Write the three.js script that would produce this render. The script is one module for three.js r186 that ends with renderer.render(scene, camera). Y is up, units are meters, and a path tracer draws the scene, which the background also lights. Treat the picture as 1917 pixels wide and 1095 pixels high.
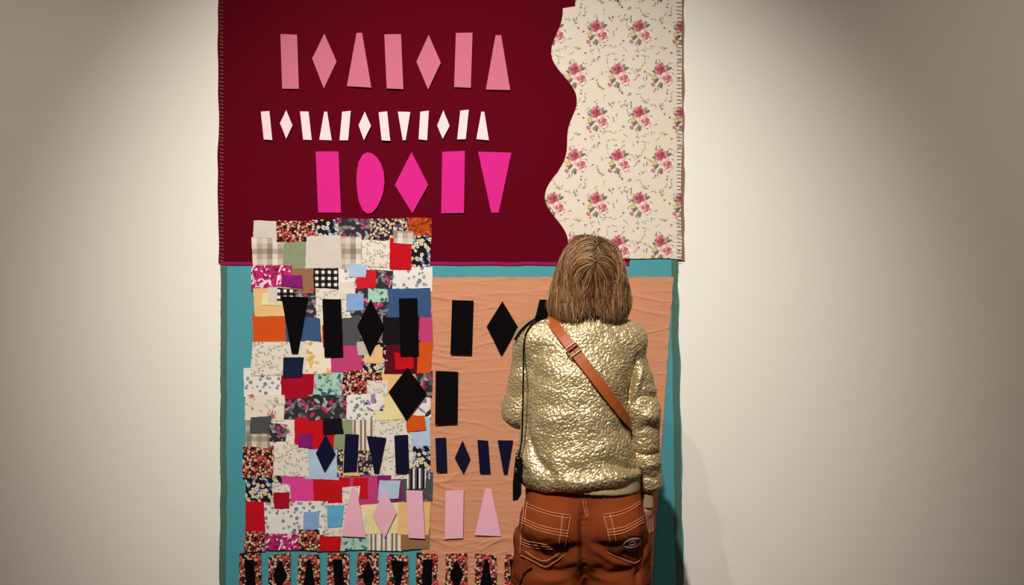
import * as THREE from 'three';
import { mergeGeometries } from 'three/addons/utils/BufferGeometryUtils.js';
import { createNoise3D } from 'simplex-noise';

// ---------------------------------------------------------------- camera, light, exposure
const renderer = new THREE.WebGLRenderer();
renderer.toneMapping = THREE.LinearToneMapping;
renderer.toneMappingExposure = 1.0;
renderer.shadowMap.enabled = true;
const scene = new THREE.Scene();
scene.background = new THREE.Color(0x000000);
const F = 1394, CX = 958.5, CY = 547.5, CAMY = 1.45, CAMZ = 3.0;
const camera = new THREE.PerspectiveCamera(2 * Math.atan(547.5 / F) * 180 / Math.PI, 1917 / 1095, 0.05, 50);
camera.position.set(0, CAMY, CAMZ);
camera.lookAt(0, CAMY, 0);
scene.add(camera);
const WARM = new THREE.Color(1.0, 0.84, 0.68), LAMP = new THREE.Color(1.0, 0.915, 0.815);
// [position, aim, candela, half angle, penumbra]; the lamps themselves are built at the end of the file
const LAMPS = [
  [[-0.45, 3.62, 3.55], [-0.14, 1.36, 0], 63, 0.485, 1.0],
  [[-0.95, 3.62, 3.55], [-0.40, 1.20, 0], 9, 0.66, 1.0],
  [[3.10, 3.62, 3.00], [2.9, 1.3, 0], 13, 0.88, 1.0],
  [[-3.30, 3.62, 3.00], [-2.95, 1.3, 0], 13, 0.82, 1.0],
];

// ---------------------------------------------------------------- helpers
let seed = 20240;
const rnd = () => { seed |= 0; seed = seed + 0x6D2B79F5 | 0; let t = Math.imul(seed ^ seed >>> 15, 1 | seed); t = t + Math.imul(t ^ t >>> 7, 61 | t) ^ t; return ((t ^ t >>> 14) >>> 0) / 4294967296; };
const rr = (a, b) => a + (b - a) * rnd();
const pick = a => a[Math.floor(rnd() * a.length)];
const noise = createNoise3D(rnd);
const V = (x, y, z) => new THREE.Vector3(x, y, z);
const lerp = (a, b, t) => a + (b - a) * t;
const clamp = (x, a, b) => x < a ? a : x > b ? b : x;
const sstep = (a, b, x) => { const t = clamp((x - a) / (b - a), 0, 1); return t * t * (3 - 2 * t); };
const P = (px, py, z) => V((px - CX) / F * (CAMZ - z), CAMY - (py - CY) / F * (CAMZ - z), z);   // photo pixel at a known depth
const used = {};
function numbered(n) { used[n] = (used[n] || 0) + 1; return used[n] === 1 ? n : n + '_' + String(used[n] - 1).padStart(3, '0'); }
function mat(c, rough = 0.9, extra = {}) { return new THREE.MeshStandardMaterial({ color: c, roughness: rough, ...extra }); }
function mesh(name, geo, m, parent) { const o = new THREE.Mesh(geo, m); o.name = parent === scene ? numbered(name) : name; o.castShadow = o.receiveShadow = true; parent.add(o); return o; }
function thing(name, label, category, base = [0, 0, 0], group) {
  const o = new THREE.Group(); o.name = numbered(name); o.position.set(...base); o.userData = { label, category };
  if (group) o.userData.group = group; scene.add(o); return o;
}
function box(x0, x1, y0, y1, z0, z1) { const g = new THREE.BoxGeometry(x1 - x0, y1 - y0, z1 - z0); g.translate((x0 + x1) / 2, (y0 + y1) / 2, (z0 + z1) / 2); return g; }
function struct(name, geo, m, label) { const o = mesh(name, geo, m, scene); o.userData = { kind: 'structure', label, category: name.split('_')[0] }; return o; }
function canvasTex(w, h, draw, rep) {
  const c = document.createElement('canvas'); c.width = w; c.height = h; draw(c.getContext('2d'), w, h);
  const t = new THREE.CanvasTexture(c); t.colorSpace = THREE.SRGBColorSpace; t.wrapS = t.wrapT = THREE.RepeatWrapping; t.magFilter = THREE.LinearFilter;
  if (rep) t.repeat.set(rep, rep); return t;
}
function noiseTex(n, fn) {
  const d = new Uint8Array(n * n * 4);
  for (let y = 0; y < n; y++) for (let x = 0; x < n; x++) { const v = clamp(fn(x, y) * 255, 0, 255), i = (y * n + x) * 4; d[i] = d[i + 1] = d[i + 2] = v; d[i + 3] = 255; }
  const t = new THREE.DataTexture(d, n, n); t.magFilter = THREE.LinearFilter; t.wrapS = t.wrapT = THREE.RepeatWrapping; t.needsUpdate = true; return t;
}
// periodic noise on a torus-like double sample keeps tiles seamless enough at these scales
const weave = noiseTex(256, (x, y) => 0.5 + 0.22 * Math.sin(x * Math.PI / 4) * Math.sin(y * Math.PI / 4) + 0.25 * (rnd() - 0.5)); weave.repeat.set(9, 9);

// ---------------------------------------------------------------- the room
const plaster = noiseTex(512, (x, y) => 0.5 + 0.25 * noise(x / 9, y / 9, 0) + 0.2 * noise(x / 3.1, y / 3.1, 7)); plaster.repeat.set(2, 2);
const wallMat = mat(new THREE.Color().setRGB(0.80, 0.78, 0.735), 0.92, { bumpMap: plaster, bumpScale: 0.0004 });
const RX = 4.6, RZ = 6.2, RH = 4.0;
struct('wall_back', box(-RX - 0.15, RX + 0.15, 0, RH, -0.15, 0), wallMat, 'white painted gallery wall behind the hanging');
struct('wall_left', box(-RX - 0.15, -RX, 0, RH, 0, RZ), wallMat, 'white painted side wall left of the hanging');
struct('wall_right', box(RX, RX + 0.15, 0, RH, 0, RZ), wallMat, 'white painted side wall right of the hanging');
struct('wall_front', box(-RX - 0.15, RX + 0.15, 0, RH, RZ, RZ + 0.15), wallMat, 'white painted wall across the room from the hanging');
struct('floor', box(-RX - 0.15, RX + 0.15, -0.12, 0, -0.15, RZ + 0.15), mat(0x3b332c, 0.6), 'dark grey brown gallery floor');
struct('ceiling', box(-RX - 0.15, RX + 0.15, RH, RH + 0.12, -0.15, RZ + 0.15), mat(0x33312f, 0.95), 'dark grey gallery ceiling');

// ---------------------------------------------------------------- the textile wall hanging: a plain patchwork stand-in
const HZ = 0.012;
const WP = (px, py, z = HZ) => P(px, py, z);
const hanging = thing('patchwork_wall_hanging', 'large patchwork textile hanging of burgundy, teal, peach and rose-print cloth on the wall', 'wall hanging', [0, 0.12, 0]);
const HB = V(0, 0.12, 0);
// large soft drape of the whole cloth
const drape = (x, y) => 0.004 * noise(x * 2.2, y * 0.5, 3.3) + 0.0016 * noise(x * 7, y * 1.5, 9.1);
// a sheet between four pixel-space edges: left(v), right(v), top(u), bottom(u); real thickness
function sheet(corners, z, th, nu, nv, { edge = 0.0, freq = 14, bump = null, leftFn = null, uvs = 1, rag = 0 } = {}) {
  const [a, b, c, d] = corners.map(p => WP(p[0], p[1], z));     // tl, tr, br, bl
  const pos = [], uv = [], idx = [], W = nu + 1, s0 = rnd() * 100;
  for (let j = 0; j <= nv; j++) for (let i = 0; i <= nu; i++) {
    const u = i / nu, v = j / nv;
    let x = lerp(lerp(a.x, b.x, u), lerp(d.x, c.x, u), v), y = lerp(lerp(a.y, b.y, u), lerp(d.y, c.y, u), v);
    if (leftFn) x = lerp(leftFn(v), lerp(b.x, c.x, v), u);
    const el = Math.pow(1 - u, 6), er = Math.pow(u, 6), et = Math.pow(1 - v, 6), eb = Math.pow(v, 6);
    const fr = rag * (rnd() - 0.5);
    x += edge * (noise(s0, y * freq, 1) * (el + er)) + fr * (el > 0.9 || er > 0.9 ? 1 : 0);
    y += edge * (noise(x * freq, s0, 2) * (et + eb)) + fr * (et > 0.9 || eb > 0.9 ? 1 : 0);
    const zz = z + drape(x, y) + (bump ? bump(x, y) : 0);
    pos.push(x, y, zz); uv.push(x * uvs, y * uvs);
  }
  for (let j = 0; j < nv; j++) for (let i = 0; i < nu; i++) { const k = j * W + i; idx.push(k, k + W, k + 1, k + 1, k + W, k + W + 1); }
  const ring = [];
  for (let i = 0; i < nu; i++) ring.push(i);
  for (let j = 0; j < nv; j++) ring.push(j * W + nu);
  for (let i = nu; i > 0; i--) ring.push(nv * W + i);
  for (let j = nv; j > 0; j--) ring.push(j * W);
  const o = pos.length / 3, n = ring.length;
  for (const r of ring) { pos.push(pos[r * 3], pos[r * 3 + 1], pos[r * 3 + 2]); uv.push(uv[r * 2], uv[r * 2 + 1]); }
  for (const r of ring) { pos.push(pos[r * 3], pos[r * 3 + 1], pos[r * 3 + 2] - th); uv.push(uv[r * 2], uv[r * 2 + 1]); }
  for (let i = 0; i < n; i++) { const q = (i + 1) % n; idx.push(o + i, o + q, o + n + i, o + q, o + n + q, o + n + i); }
  const g = new THREE.BufferGeometry();
  g.setAttribute('position', new THREE.Float32BufferAttribute(pos, 3)); g.setAttribute('uv', new THREE.Float32BufferAttribute(uv, 2)); g.setIndex(idx);
  g.computeVertexNormals(); g.translate(-HB.x, -HB.y, -HB.z); return g;
}
const hpart = (name, geo, m, label) => { const o = mesh(name, geo, m, hanging); if (label) o.userData.label = label; return o; };
const cloth = (c, extra = {}) => new THREE.MeshPhysicalMaterial({ color: c, roughness: 0.95, specularIntensity: 0.2, bumpMap: weave, bumpScale: 0.0004, ...extra });

// generic printed fabrics
const dot = (g, x, y, r, c) => { g.fillStyle = c; g.beginPath(); g.arc(x, y, r, 0, 7); g.fill(); };
const leaf = (g, x, y, l, w, a, c) => { g.save(); g.translate(x, y); g.rotate(a); g.fillStyle = c; g.beginPath(); g.ellipse(l / 2, 0, l / 2, w / 2, 0, 0, 7); g.fill(); g.restore(); };
function wrapDraw(w, h, x, y, m, f) { for (const ox of [-w, 0, w]) for (const oy of [-h, 0, h]) if (x + ox > -m && x + ox < w + m && y + oy > -m && y + oy < h + m) f(x + ox, y + oy); }
function sprigs(g, w, h, n, cols, len) {
  for (let i = 0; i < n; i++) { const x = rr(0, w), y = rr(0, h), a = rr(0, 6.3), c = pick(cols), k = 3 + Math.floor(rnd() * 4), l = len * rr(0.6, 1.3); const ls = []; for (let q = 0; q < k; q++) ls.push([rr(0, l * 1.6), rr(-1, 1), rr(0.3, 1)]);
    wrapDraw(w, h, x, y, len * 4, (X, Y) => { g.strokeStyle = c; g.lineWidth = len * 0.09; g.beginPath(); g.moveTo(X, Y); g.quadraticCurveTo(X + Math.cos(a + 0.4) * l, Y + Math.sin(a + 0.4) * l, X + Math.cos(a) * l * 1.8, Y + Math.sin(a) * l * 1.8); g.stroke(); for (const [t, s, z] of ls) leaf(g, X + Math.cos(a + 0.2) * t, Y + Math.sin(a + 0.2) * t, len * 0.55 * z + 2, len * 0.2, a + s, c); }); }
}
function rose(g, x, y, r, base, dark, pale) {
  for (let k = 0; k < 9; k++) { const a = k / 9 * 6.28; dot(g, x + Math.cos(a) * r * 0.62, y + Math.sin(a) * r * 0.55, r * 0.44, k % 2 ? base : pale); }
  for (let k = 0; k < 6; k++) { const a = k + 0.5; dot(g, x + Math.cos(a) * r * 0.32, y + Math.sin(a) * r * 0.3, r * 0.33, k % 2 ? dark : base); }
  g.strokeStyle = dark; g.lineWidth = r * 0.07;
  for (let k = 0; k < 7; k++) { const a = k * 1.1; g.beginPath(); g.arc(x + Math.cos(a) * r * 0.35, y + Math.sin(a) * r * 0.3, r * rr(0.2, 0.4), a, a + 2); g.stroke(); }
  dot(g, x, y, r * 0.14, dark);
}
const roseTex = canvasTex(1024, 1024, (g, w, h) => {
  g.fillStyle = '#d2c9bb'; g.fillRect(0, 0, w, h);
  sprigs(g, w, h, 150, ['#5e5c4e', '#716b5a', '#4c4d41', '#857a6a'], 34);
  for (let i = 0; i < 18; i++) { const x = rr(0, w), y = rr(0, h); wrapDraw(w, h, x, y, 30, (X, Y) => { for (let k = 0; k < 5; k++) dot(g, X + Math.cos(k * 1.3) * 9, Y + Math.sin(k * 1.3) * 8, 7, '#b9707a'); dot(g, X, Y, 5, '#8a4450'); }); }
  for (const [cx, cy] of [[256, 256], [768, 256], [0, 768], [512, 768]]) wrapDraw(w, h, cx, cy, 220, (X, Y) => { g.save(); g.translate(X, Y); g.scale(1.3, 1.3); g.translate(-X, -Y);
    for (let k = 0; k < 15; k++) leaf(g, X + Math.cos(k * 0.9) * 40, Y + 20 + Math.sin(k * 0.9) * 60, 62, 26, k * 0.9 + 0.4 * Math.sin(k * 3), k % 3 ? '#666556' : '#85806c');
    for (let k = 0; k < 6; k++) dot(g, X - 72 + 16 * Math.cos(k), Y + 26 + 15 * Math.sin(k), 14, k % 2 ? '#b3a276' : '#cdbf94');
    rose(g, X - 16, Y - 36, 54, '#b25c6c', '#87394a', '#c98490'); rose(g, X + 42, Y + 48, 62, '#d3a7a4', '#a4606a', '#e4cbc4');
    for (let k = 0; k < 5; k++) dot(g, X - 88 + 10 * Math.cos(k * 1.3), Y + 104 + 9 * Math.sin(k * 1.3), 11, k % 2 ? '#a5525f' : '#c2838a'); g.restore(); });
});
roseTex.repeat.set(2.9, 2.9);
const scatter = (bg, list, n, rmin, rmax) => (g, w, h) => { g.fillStyle = bg; g.fillRect(0, 0, w, h); for (let i = 0; i < n; i++) { const x = rr(0, w), y = rr(0, h), r = rr(rmin, rmax), c = pick(list); wrapDraw(w, h, x, y, r * 2, (X, Y) => { for (let k = 0; k < 5; k++) dot(g, X + Math.cos(k * 1.256) * r * 0.6, Y + Math.sin(k * 1.256) * r * 0.6, r * 0.45, c); dot(g, X, Y, r * 0.25, bg); }); } };
const check = (a, b, n, alpha = 1) => (g, w, h) => { g.fillStyle = a; g.fillRect(0, 0, w, h); const s = w / n; for (let i = 0; i < n; i += 2) { g.globalAlpha = 0.62 * alpha; g.fillStyle = b; g.fillRect(i * s, 0, s, h); g.fillRect(0, i * s, w, s); } g.globalAlpha = 1; };
const stripe = (cols, n) => (g, w, h) => { const s = w / n; for (let i = 0; i < n; i++) { g.fillStyle = cols[i % cols.length]; g.fillRect(i * s, 0, s + 1, h); } };
const sprigOn = (bg, cols, n, len) => (g, w, h) => { g.fillStyle = bg; g.fillRect(0, 0, w, h); sprigs(g, w, h, n, cols, len); };
const blobs = (bg, cols, n) => (g, w, h) => { g.fillStyle = bg; g.fillRect(0, 0, w, h); for (let i = 0; i < n; i++) { const x = rr(0, w), y = rr(0, h), a = rr(0, 6.3), c = pick(cols), l = rr(25, 60), q = rr(10, 26); wrapDraw(w, h, x, y, 80, (X, Y) => leaf(g, X, Y, l, q, a, c)); } };
const fab = (draw, rep) => { const t = canvasTex(256, 256, draw, rep); return new THREE.MeshPhysicalMaterial({ map: t, roughness: 0.95, specularIntensity: 0.2, bumpMap: weave, bumpScale: 0.0004 }); };
const prints = {
  whiteSprig: fab(sprigOn('#d3cdc2', ['#57534b', '#7b7568'], 46, 20), 9),
  whiteRose: fab((g, w, h) => { sprigOn('#d6cec0', ['#67634f', '#857e6c'], 34, 19)(g, w, h); rose(g, 70, 80, 30, '#bd8088', '#99515f', '#d6b0b0'); rose(g, 180, 190, 26, '#c79a94', '#8f5a60', '#dcc4ba'); }, 7),
  whiteBlue: fab((g, w, h) => { scatter('#d8d5d0', ['#5b6685', '#7c8a9b', '#6d7a6c'], 30, 8, 16)(g, w, h); }, 8),
  blackDaisy: fab(scatter('#1b1820', ['#d5c6a2', '#c9bfa8', '#d8cba8', '#5f86cc'], 75, 10, 18), 8),
  purpleBud: fab(scatter('#2a2128', ['#cdbb98', '#bfae8a', '#6b4d82', '#d8caa4'], 150, 7, 12), 8),
  redBud: fab(scatter('#241513', ['#b4343a', '#d0bd9c', '#c9574f', '#d7c8a4', '#8e2a2c'], 150, 8, 14), 10),
  gingham: fab(check('#d8d3ca', '#0b0a0c', 16, 1.35), 5),
  brownCheck: fab(check('#a4845d', '#1f1610', 24, 1.1), 6),
  greyStripe: fab(stripe(['#d8cfc2', '#d8cfc2', '#786c60', '#d8cfc2', '#786c60'], 20), 6),
  monoStripe: fab(stripe(['#16151a', '#d9d5ce', '#4a4850'], 18), 7),
  plaid: fab((g, w, h) => { stripe(['#b9aea0', '#8e8276', '#c9c1b4', '#a4998b'], 12)(g, w, h); g.globalAlpha = 0.35; for (let i = 0; i < 12; i += 2) { g.fillStyle = i % 4 ? '#5f564f' : '#e4ded4'; g.fillRect(0, i * h / 12, w, h / 12); } g.globalAlpha = 1; }, 4),
  magentaFloral: fab(blobs('#b02a68', ['#d9bcc8', '#7d1448', '#e3d4d8', '#8f1f57'], 90), 9),
  greyFloral: fab(blobs('#2f2d33', ['#77757a', '#a09da0', '#55525a', '#b5295c'], 70), 6),
  orangeLeaf: fab(blobs('#a8431e', ['#6e2412', '#8a3216', '#c25a2c'], 60), 9),
  goldFloral: fab(blobs('#dcd2bf', ['#d2ab66', '#c79d58'], 22), 6),
  violetLeaf: fab(blobs('#d8d3cc', ['#6a5590', '#2b272c', '#8a7aa8'], 22), 5),
  mintRose: fab((g, w, h) => { blobs('#9cc0b4', ['#4f7a6c', '#7aa092', '#2f5870'], 34)(g, w, h); rose(g, 90, 100, 40, '#b85a78', '#8a3454', '#d794a6'); }, 7),
};
const plainCols = ['#b5101c', '#9c0c24', '#bd1c26', '#b5101c', '#c0588c', '#cf3f90', '#b23c70', '#7c9ccc', '#a3b9d2', '#35507a', '#161c38', '#251c55', '#141016', '#141016', '#cfc9c0', '#cfc9c0', '#c4beb6', '#aeaca4', '#c44e18', '#8a6648', '#d0acae', '#5c9c52', '#948444', '#7a1a6a', '#d8cc98', '#5aa0c4', '#828c6e', '#d8b07c', '#4a4a4e', '#520a1e'];
const plainMats = plainCols.map(c => cloth(c));
const printMats = Object.values(prints);

// the broad fields of cloth
const velvet = new THREE.MeshPhysicalMaterial({ color: new THREE.Color().setRGB(0.095, 0.0008, 0.0085), roughness: 0.95, specularIntensity: 0.12, bumpMap: weave, bumpScale: 0.0003 });
const teal = cloth('#4a929d'), tealEdge = cloth('#4b6a60'), backing = cloth('#8a6558'), peach = cloth('#c2886a'), magenta = cloth('#8e1450');
hpart('backing_cloth', sheet([[1000, -120], [1280, -120], [1281, 488], [1000, 488]], 0.007, 0.005, 20, 40, { edge: 0.004 }), backing, 'brown backing cloth showing along the edge');
hpart('teal_panel', sheet([[414, 440], [1268, 440], [1280, 1150], [413, 1150]], 0.010, 0.008, 80, 70, { edge: 0.006, freq: 5 }), teal, 'teal wool blanket panel');
hpart('edge_binding', sheet([[413, 497], [424, 497], [422, 1150], [411, 1150]], 0.0125, 0.008, 3, 160, { edge: 0.004, freq: 6, rag: 0.002 }), tealEdge, 'grey green stitched edge');
hpart('edge_binding', sheet([[1256, 486], [1268, 486], [1280, 1150], [1267, 1150]], 0.0125, 0.008, 3, 160, { edge: 0.004, freq: 6, rag: 0.002 }), tealEdge, 'grey green stitched edge');
hpart('burgundy_panel', sheet([[408, -120], [1274, -120], [1178, 494], [409, 494]], 0.013, 0.006, 90, 80, { edge: 0.005, freq: 5 }), velvet, 'dark burgundy velvet panel');
hpart('magenta_band', sheet([[411, 490], [1178, 490], [1178, 496], [411, 496]], 0.0155, 0.004, 120, 2, { edge: 0.003, freq: 6 }), magenta, 'thin magenta band along the seam');
const wavy = v => { const p0 = WP(1062, 0).x; return p0 + 0.045 * Math.sin(v * 13 + 0.6) + 0.02 * Math.sin(v * 29) - 0.03 * v + (v < 0.22 ? 0.05 : 0); };
hpart('floral_panel', sheet([[1060, -120], [1277, -120], [1276, 485], [1046, 483]], 0.0165, 0.004, 40, 160, { edge: 0.003, freq: 5, leftFn: wavy }), new THREE.MeshStandardMaterial({ map: roseTex, roughness: 0.95, bumpMap: weave, bumpScale: 0.0004 }), 'cream cotton panel printed with pink roses');
const pucker = (x, y) => { let h = 0; const a = noise(x * 1.2, y * 13 + 0.6 * noise(x * 3, y * 3, 5), 11), b = noise(x * 1.6 + 9, y * 21, 17); const m = sstep(-0.1, 0.5, noise(x * 2.4, y * 5, 21)); h += 0.0060 * m * Math.pow(1 - Math.abs(a), 16) + 0.0032 * Math.pow(1 - Math.abs(b), 14) * (1 - 0.5 * m) + 0.0010 * noise(x * 4, y * 5, 2); return h; };
hpart('peach_panel', sheet([[800, 519], [1261, 518], [1216, 1150], [786, 1150]], 0.0155, 0.005, 150, 300, { edge: 0.002, bump: pucker }), peach, 'puckered peach cotton panel');

// patchwork column: rows of hand-cut pieces, each its own mesh
const weights = [['whiteSprig', 11], ['whiteRose', 8], ['whiteBlue', 7], ['blackDaisy', 7], ['purpleBud', 5], ['redBud', 4], ['gingham', 8], ['brownCheck', 3], ['greyStripe', 6], ['monoStripe', 3], ['plaid', 4], ['magentaFloral', 6], ['greyFloral', 7], ['orangeLeaf', 3], ['goldFloral', 4], ['violetLeaf', 5], ['mintRose', 3]];
function pickPrint() { let t = rnd() * weights.reduce((s, w) => s + w[1], 0); for (const [k, w] of weights) { t -= w; if (t < 0) return prints[k]; } return prints.whiteSprig; }
const patchBump = (x, y) => 0.0015 * noise(x * 14, y * 22, 4);
function patch(x0, y0, x1, y1, z, m) {
  const j = () => rr(-2.5, 2.5);
  hpart('patch', sheet([[x0 + j(), y0 + j()], [x1 + j(), y0 + j()], [x1 + j(), y1 + j()], [x0 + j(), y1 + j()]], z, 0.006, 8, 8, { edge: 0.0015, freq: 30, bump: patchBump, rag: 0.0007 }), m);
}
let yy = 412, row = 0;
while (yy < 1020) {
  const hgt = Math.min(rr(34, 56), 1028 - yy), xl = (yy > 695 ? 459 : 474) + rr(-2, 4), xr = 805 + rr(-3, 3);
  let x = xl;
  while (x < xr - 4) {
    let w = rr(32, 72); if (xr - x - w < 22) w = xr - x;
    const dy = rr(-3, 3), plain = rnd() < 0.36;
    patch(x - 2, yy - 2 + dy, x + w + 2, yy + hgt + 3 + dy, 0.019 + 0.0025 * rnd() + (row % 2) * 0.001, plain ? pick(plainMats) : pickPrint());
    x += w;
  }
  yy += hgt; row++;
}
for (let i = 0; i < 34; i++) { const x = rr(466, 765), y = rr(425, 975), w = rr(26, 40), h = rr(22, 38); patch(x, y, x + w, y + h, 0.0235 + 0.0002 * i * 0.3, rnd() < 0.6 ? pick(plainMats) : pickPrint()); }

// plain hand-cut shapes sewn on in rows
function cut(pts, z, m, name = 'applique') {
  const sh = new THREE.Shape(pts.map(p => { const w = WP(p[0], p[1], z); return new THREE.Vector2(w.x, w.y); }));
  const g = new THREE.ExtrudeGeometry(sh, { depth: 0.0022, bevelEnabled: true, bevelSize: 0.0009, bevelThickness: 0.0009, bevelSegments: 2, steps: 1 });
  g.translate(0, -HB.y, z);
  return hpart(name, g, m);
}
const SH = {
  bar: (x, y, w, h) => { const k = rr(-3, 3), t = w * 0.34; return [[x + w / 2 - t + k, y], [x + w / 2 + t + k, y + rr(-2, 2)], [x + w / 2 + t - k, y + h], [x + w / 2 - t - k, y + h + rr(-2, 2)]]; },
  diamond: (x, y, w, h) => [[x + w / 2, y], [x + w, y + h * rr(0.45, 0.55)], [x + w / 2 + rr(-2, 2), y + h], [x, y + h * rr(0.45, 0.55)]],
  wedge: (x, y, w, h) => rnd() < 0.5 ? [[x, y], [x + w, y + rr(0, 4)], [x + w * 0.62, y + h], [x + w * 0.4, y + h]] : [[x + w * 0.4, y], [x + w * 0.62, y], [x + w, y + h], [x, y + h - rr(0, 4)]],
  pebble: (x, y, w, h) => { const r = []; for (let i = 0; i < 18; i++) { const a = i / 18 * Math.PI * 2, q = 1 + 0.05 * Math.sin(3 * a + x); r.push([x + w / 2 + Math.cos(a) * w * 0.42 * q, y + h / 2 + Math.sin(a) * h * 0.5 * q]); } return r; },
};
function rowOf(kinds, x0, x1, y0, y1, gap, z, m) { const n = kinds.length, w = (x1 - x0 - gap * (n - 1)) / n; kinds.forEach((k, i) => { const dy = rr(-3, 3); const pts = SH[k](x0 + i * (w + gap), y0 + dy, w, y1 - y0); cut(pts.reverse(), z, m); }); }
const rosePink = cloth('#c06c82'), palePink = cloth('#e6cdd0'), hotPink = cloth('#ca2484'), blackFelt = cloth('#0b080b', { specularIntensity: 0.1 }), navyFelt = cloth('#12132e', { specularIntensity: 0.1 }), lilac = cloth('#dca6ba');
const K = { b: 'bar', d: 'diamond', w: 'wedge', p: 'pebble' }, ks = s => [...s].map(c => K[c]);
rowOf(ks('bdwbdbw'), 520, 955, 64, 166, 20, 0.0195, rosePink);
rowOf(ks('bdbwbdbwbdbw'), 488, 915, 208, 261, 14, 0.0195, palePink);
rowOf(ks('bpdbw'), 584, 957, 284, 398, 16, 0.0195, hotPink);
rowOf(ks('wbdb'), 527, 790, 558, 664, 22, 0.0275, blackFelt);
rowOf(ks('bdw'), 836, 1045, 562, 664, 18, 0.0225, blackFelt);
rowOf(ks('d'), 728, 798, 690, 788, 10, 0.0275, blackFelt);
rowOf(ks('b'), 806, 866, 692, 790, 10, 0.0225, blackFelt);
rowOf(ks('dbwb'), 592, 770, 815, 884, 12, 0.0275, navyFelt);
rowOf(ks('bdbwb'), 812, 1000, 822, 884, 12, 0.0225, navyFelt);
rowOf(ks('wdb'), 640, 800, 918, 1008, 14, 0.0275, lilac);
rowOf(ks('bw'), 826, 938, 918, 1006, 14, 0.0225, lilac);
for (let i = 0; i < 14; i++) { const x = 448 + i * 55.2; hpart('print_square', sheet([[x, 1038 + rr(-3, 3)], [x + 40, 1038 + rr(-3, 3)], [x + 41, 1112], [x - 1, 1112]], x > 780 ? 0.0222 : 0.0175, 0.006, 6, 8, { edge: 0.0012, freq: 30 }), prints.redBud, 'small red and cream print square'); cut(SH[['bar', 'diamond', 'wedge'][i % 3]](x + 8, 1048, 25, 58).reverse(), x > 780 ? 0.0245 : 0.0198, blackFelt); }

// hand stitching along the edges
function stitches(list, m) { const gs = list.map(([x0, y0, x1, y1, z]) => { const a = WP(x0, y0, z), b = WP(x1, y1, z); a.z += drape(a.x, a.y); b.z += drape(b.x, b.y); a.sub(HB); b.sub(HB); return new THREE.TubeGeometry(new THREE.LineCurve3(a, b), 1, 0.0011, 4); }); const o = hpart('edge_stitching', mergeGeometries(gs), m); o.userData.kind = 'stuff'; }
const st1 = [], st2 = []; for (let y = -100; y < 490; y += 7) { st1.push([411, y, 418, y + rr(0, 3), 0.015]); st2.push([1267, y, 1276, y + rr(-1, 2), 0.018]); }
stitches(st1, cloth('#b08578')); stitches(st2, cloth('#6e4a40'));

// ---------------------------------------------------------------- signed-distance modelling for the visitor
function surfaceNets(sdf, mn, mx, h) {
  const B = 8, n = [0, 1, 2].map(i => Math.ceil((mx[i] - mn[i]) / h / B) * B + 1), [nx, ny, nz] = n;
  const val = new Float32Array(nx * ny * nz), state = new Uint8Array(nx * ny * nz);
  const R = B * h * 0.9 + h;
  const blocks = [];
  for (let bz = 0; bz < nz - 1; bz += B) for (let by = 0; by < ny - 1; by += B) for (let bx = 0; bx < nx - 1; bx += B) {
    if (Math.abs(sdf(mn[0] + (bx + B / 2) * h, mn[1] + (by + B / 2) * h, mn[2] + (bz + B / 2) * h)) > R) continue;
    blocks.push([bx, by, bz]);
    for (let z = bz; z <= bz + B; z++) for (let y = by; y <= by + B; y++) for (let x = bx; x <= bx + B; x++) { const i = (z * ny + y) * nx + x; if (!state[i]) { state[i] = 1; val[i] = sdf(mn[0] + x * h, mn[1] + y * h, mn[2] + z * h); } }
  }
  const vid = new Int32Array(nx * ny * nz).fill(-1), pos = [], idx = [];
  const off = [0, 1, nx, nx + 1, nx * ny, nx * ny + 1, nx * ny + nx, nx * ny + nx + 1];
  const E = [[0, 1], [2, 3], [4, 5], [6, 7], [0, 2], [1, 3], [4, 6], [5, 7], [0, 4], [1, 5], [2, 6], [3, 7]];
  const v = new Float32Array(8);
  for (const [bx, by, bz] of blocks) for (let z = bz; z < bz + B; z++) for (let y = by; y < by + B; y++) for (let x = bx; x < bx + B; x++) {
    const i = (z * ny + y) * nx + x; let m = 0;
    for (let k = 0; k < 8; k++) { v[k] = val[i + off[k]]; if (v[k] < 0) m |= 1 << k; }
    if (m === 0 || m === 255) continue;
    let cx = 0, cy = 0, cz = 0, c = 0;
    for (const [a, b] of E) { if ((v[a] < 0) === (v[b] < 0)) continue; const t = v[a] / (v[a] - v[b]); cx += (a & 1) + ((b & 1) - (a & 1)) * t; cy += (a >> 1 & 1) + ((b >> 1 & 1) - (a >> 1 & 1)) * t; cz += (a >> 2) + ((b >> 2) - (a >> 2)) * t; c++; }
    vid[i] = pos.length / 3; pos.push(mn[0] + (x + cx / c) * h, mn[1] + (y + cy / c) * h, mn[2] + (z + cz / c) * h);
  }
  const S = [1, nx, nx * ny];
  for (const [bx, by, bz] of blocks) for (let z = bz; z < bz + B; z++) for (let y = by; y < by + B; y++) for (let x = bx; x < bx + B; x++) {
    const i = (z * ny + y) * nx + x; if (!state[i]) continue;
    for (let a = 0; a < 3; a++) {
      const u = (a + 1) % 3, w = (a + 2) % 3, q = i + S[a]; if ((val[i] < 0) === (val[q] < 0)) continue;
      const A = vid[i], Bq = vid[i - S[u]], C = vid[i - S[u] - S[w]], D = vid[i - S[w]];
      if (A < 0 || !(Bq >= 0) || !(C >= 0) || !(D >= 0)) continue;
      if (val[i] < 0) idx.push(A, Bq, C, A, C, D); else idx.push(A, C, Bq, A, D, C);
    }
  }
  const g = new THREE.BufferGeometry(); g.setAttribute('position', new THREE.Float32BufferAttribute(pos, 3)); g.setIndex(idx); return g;
}
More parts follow.
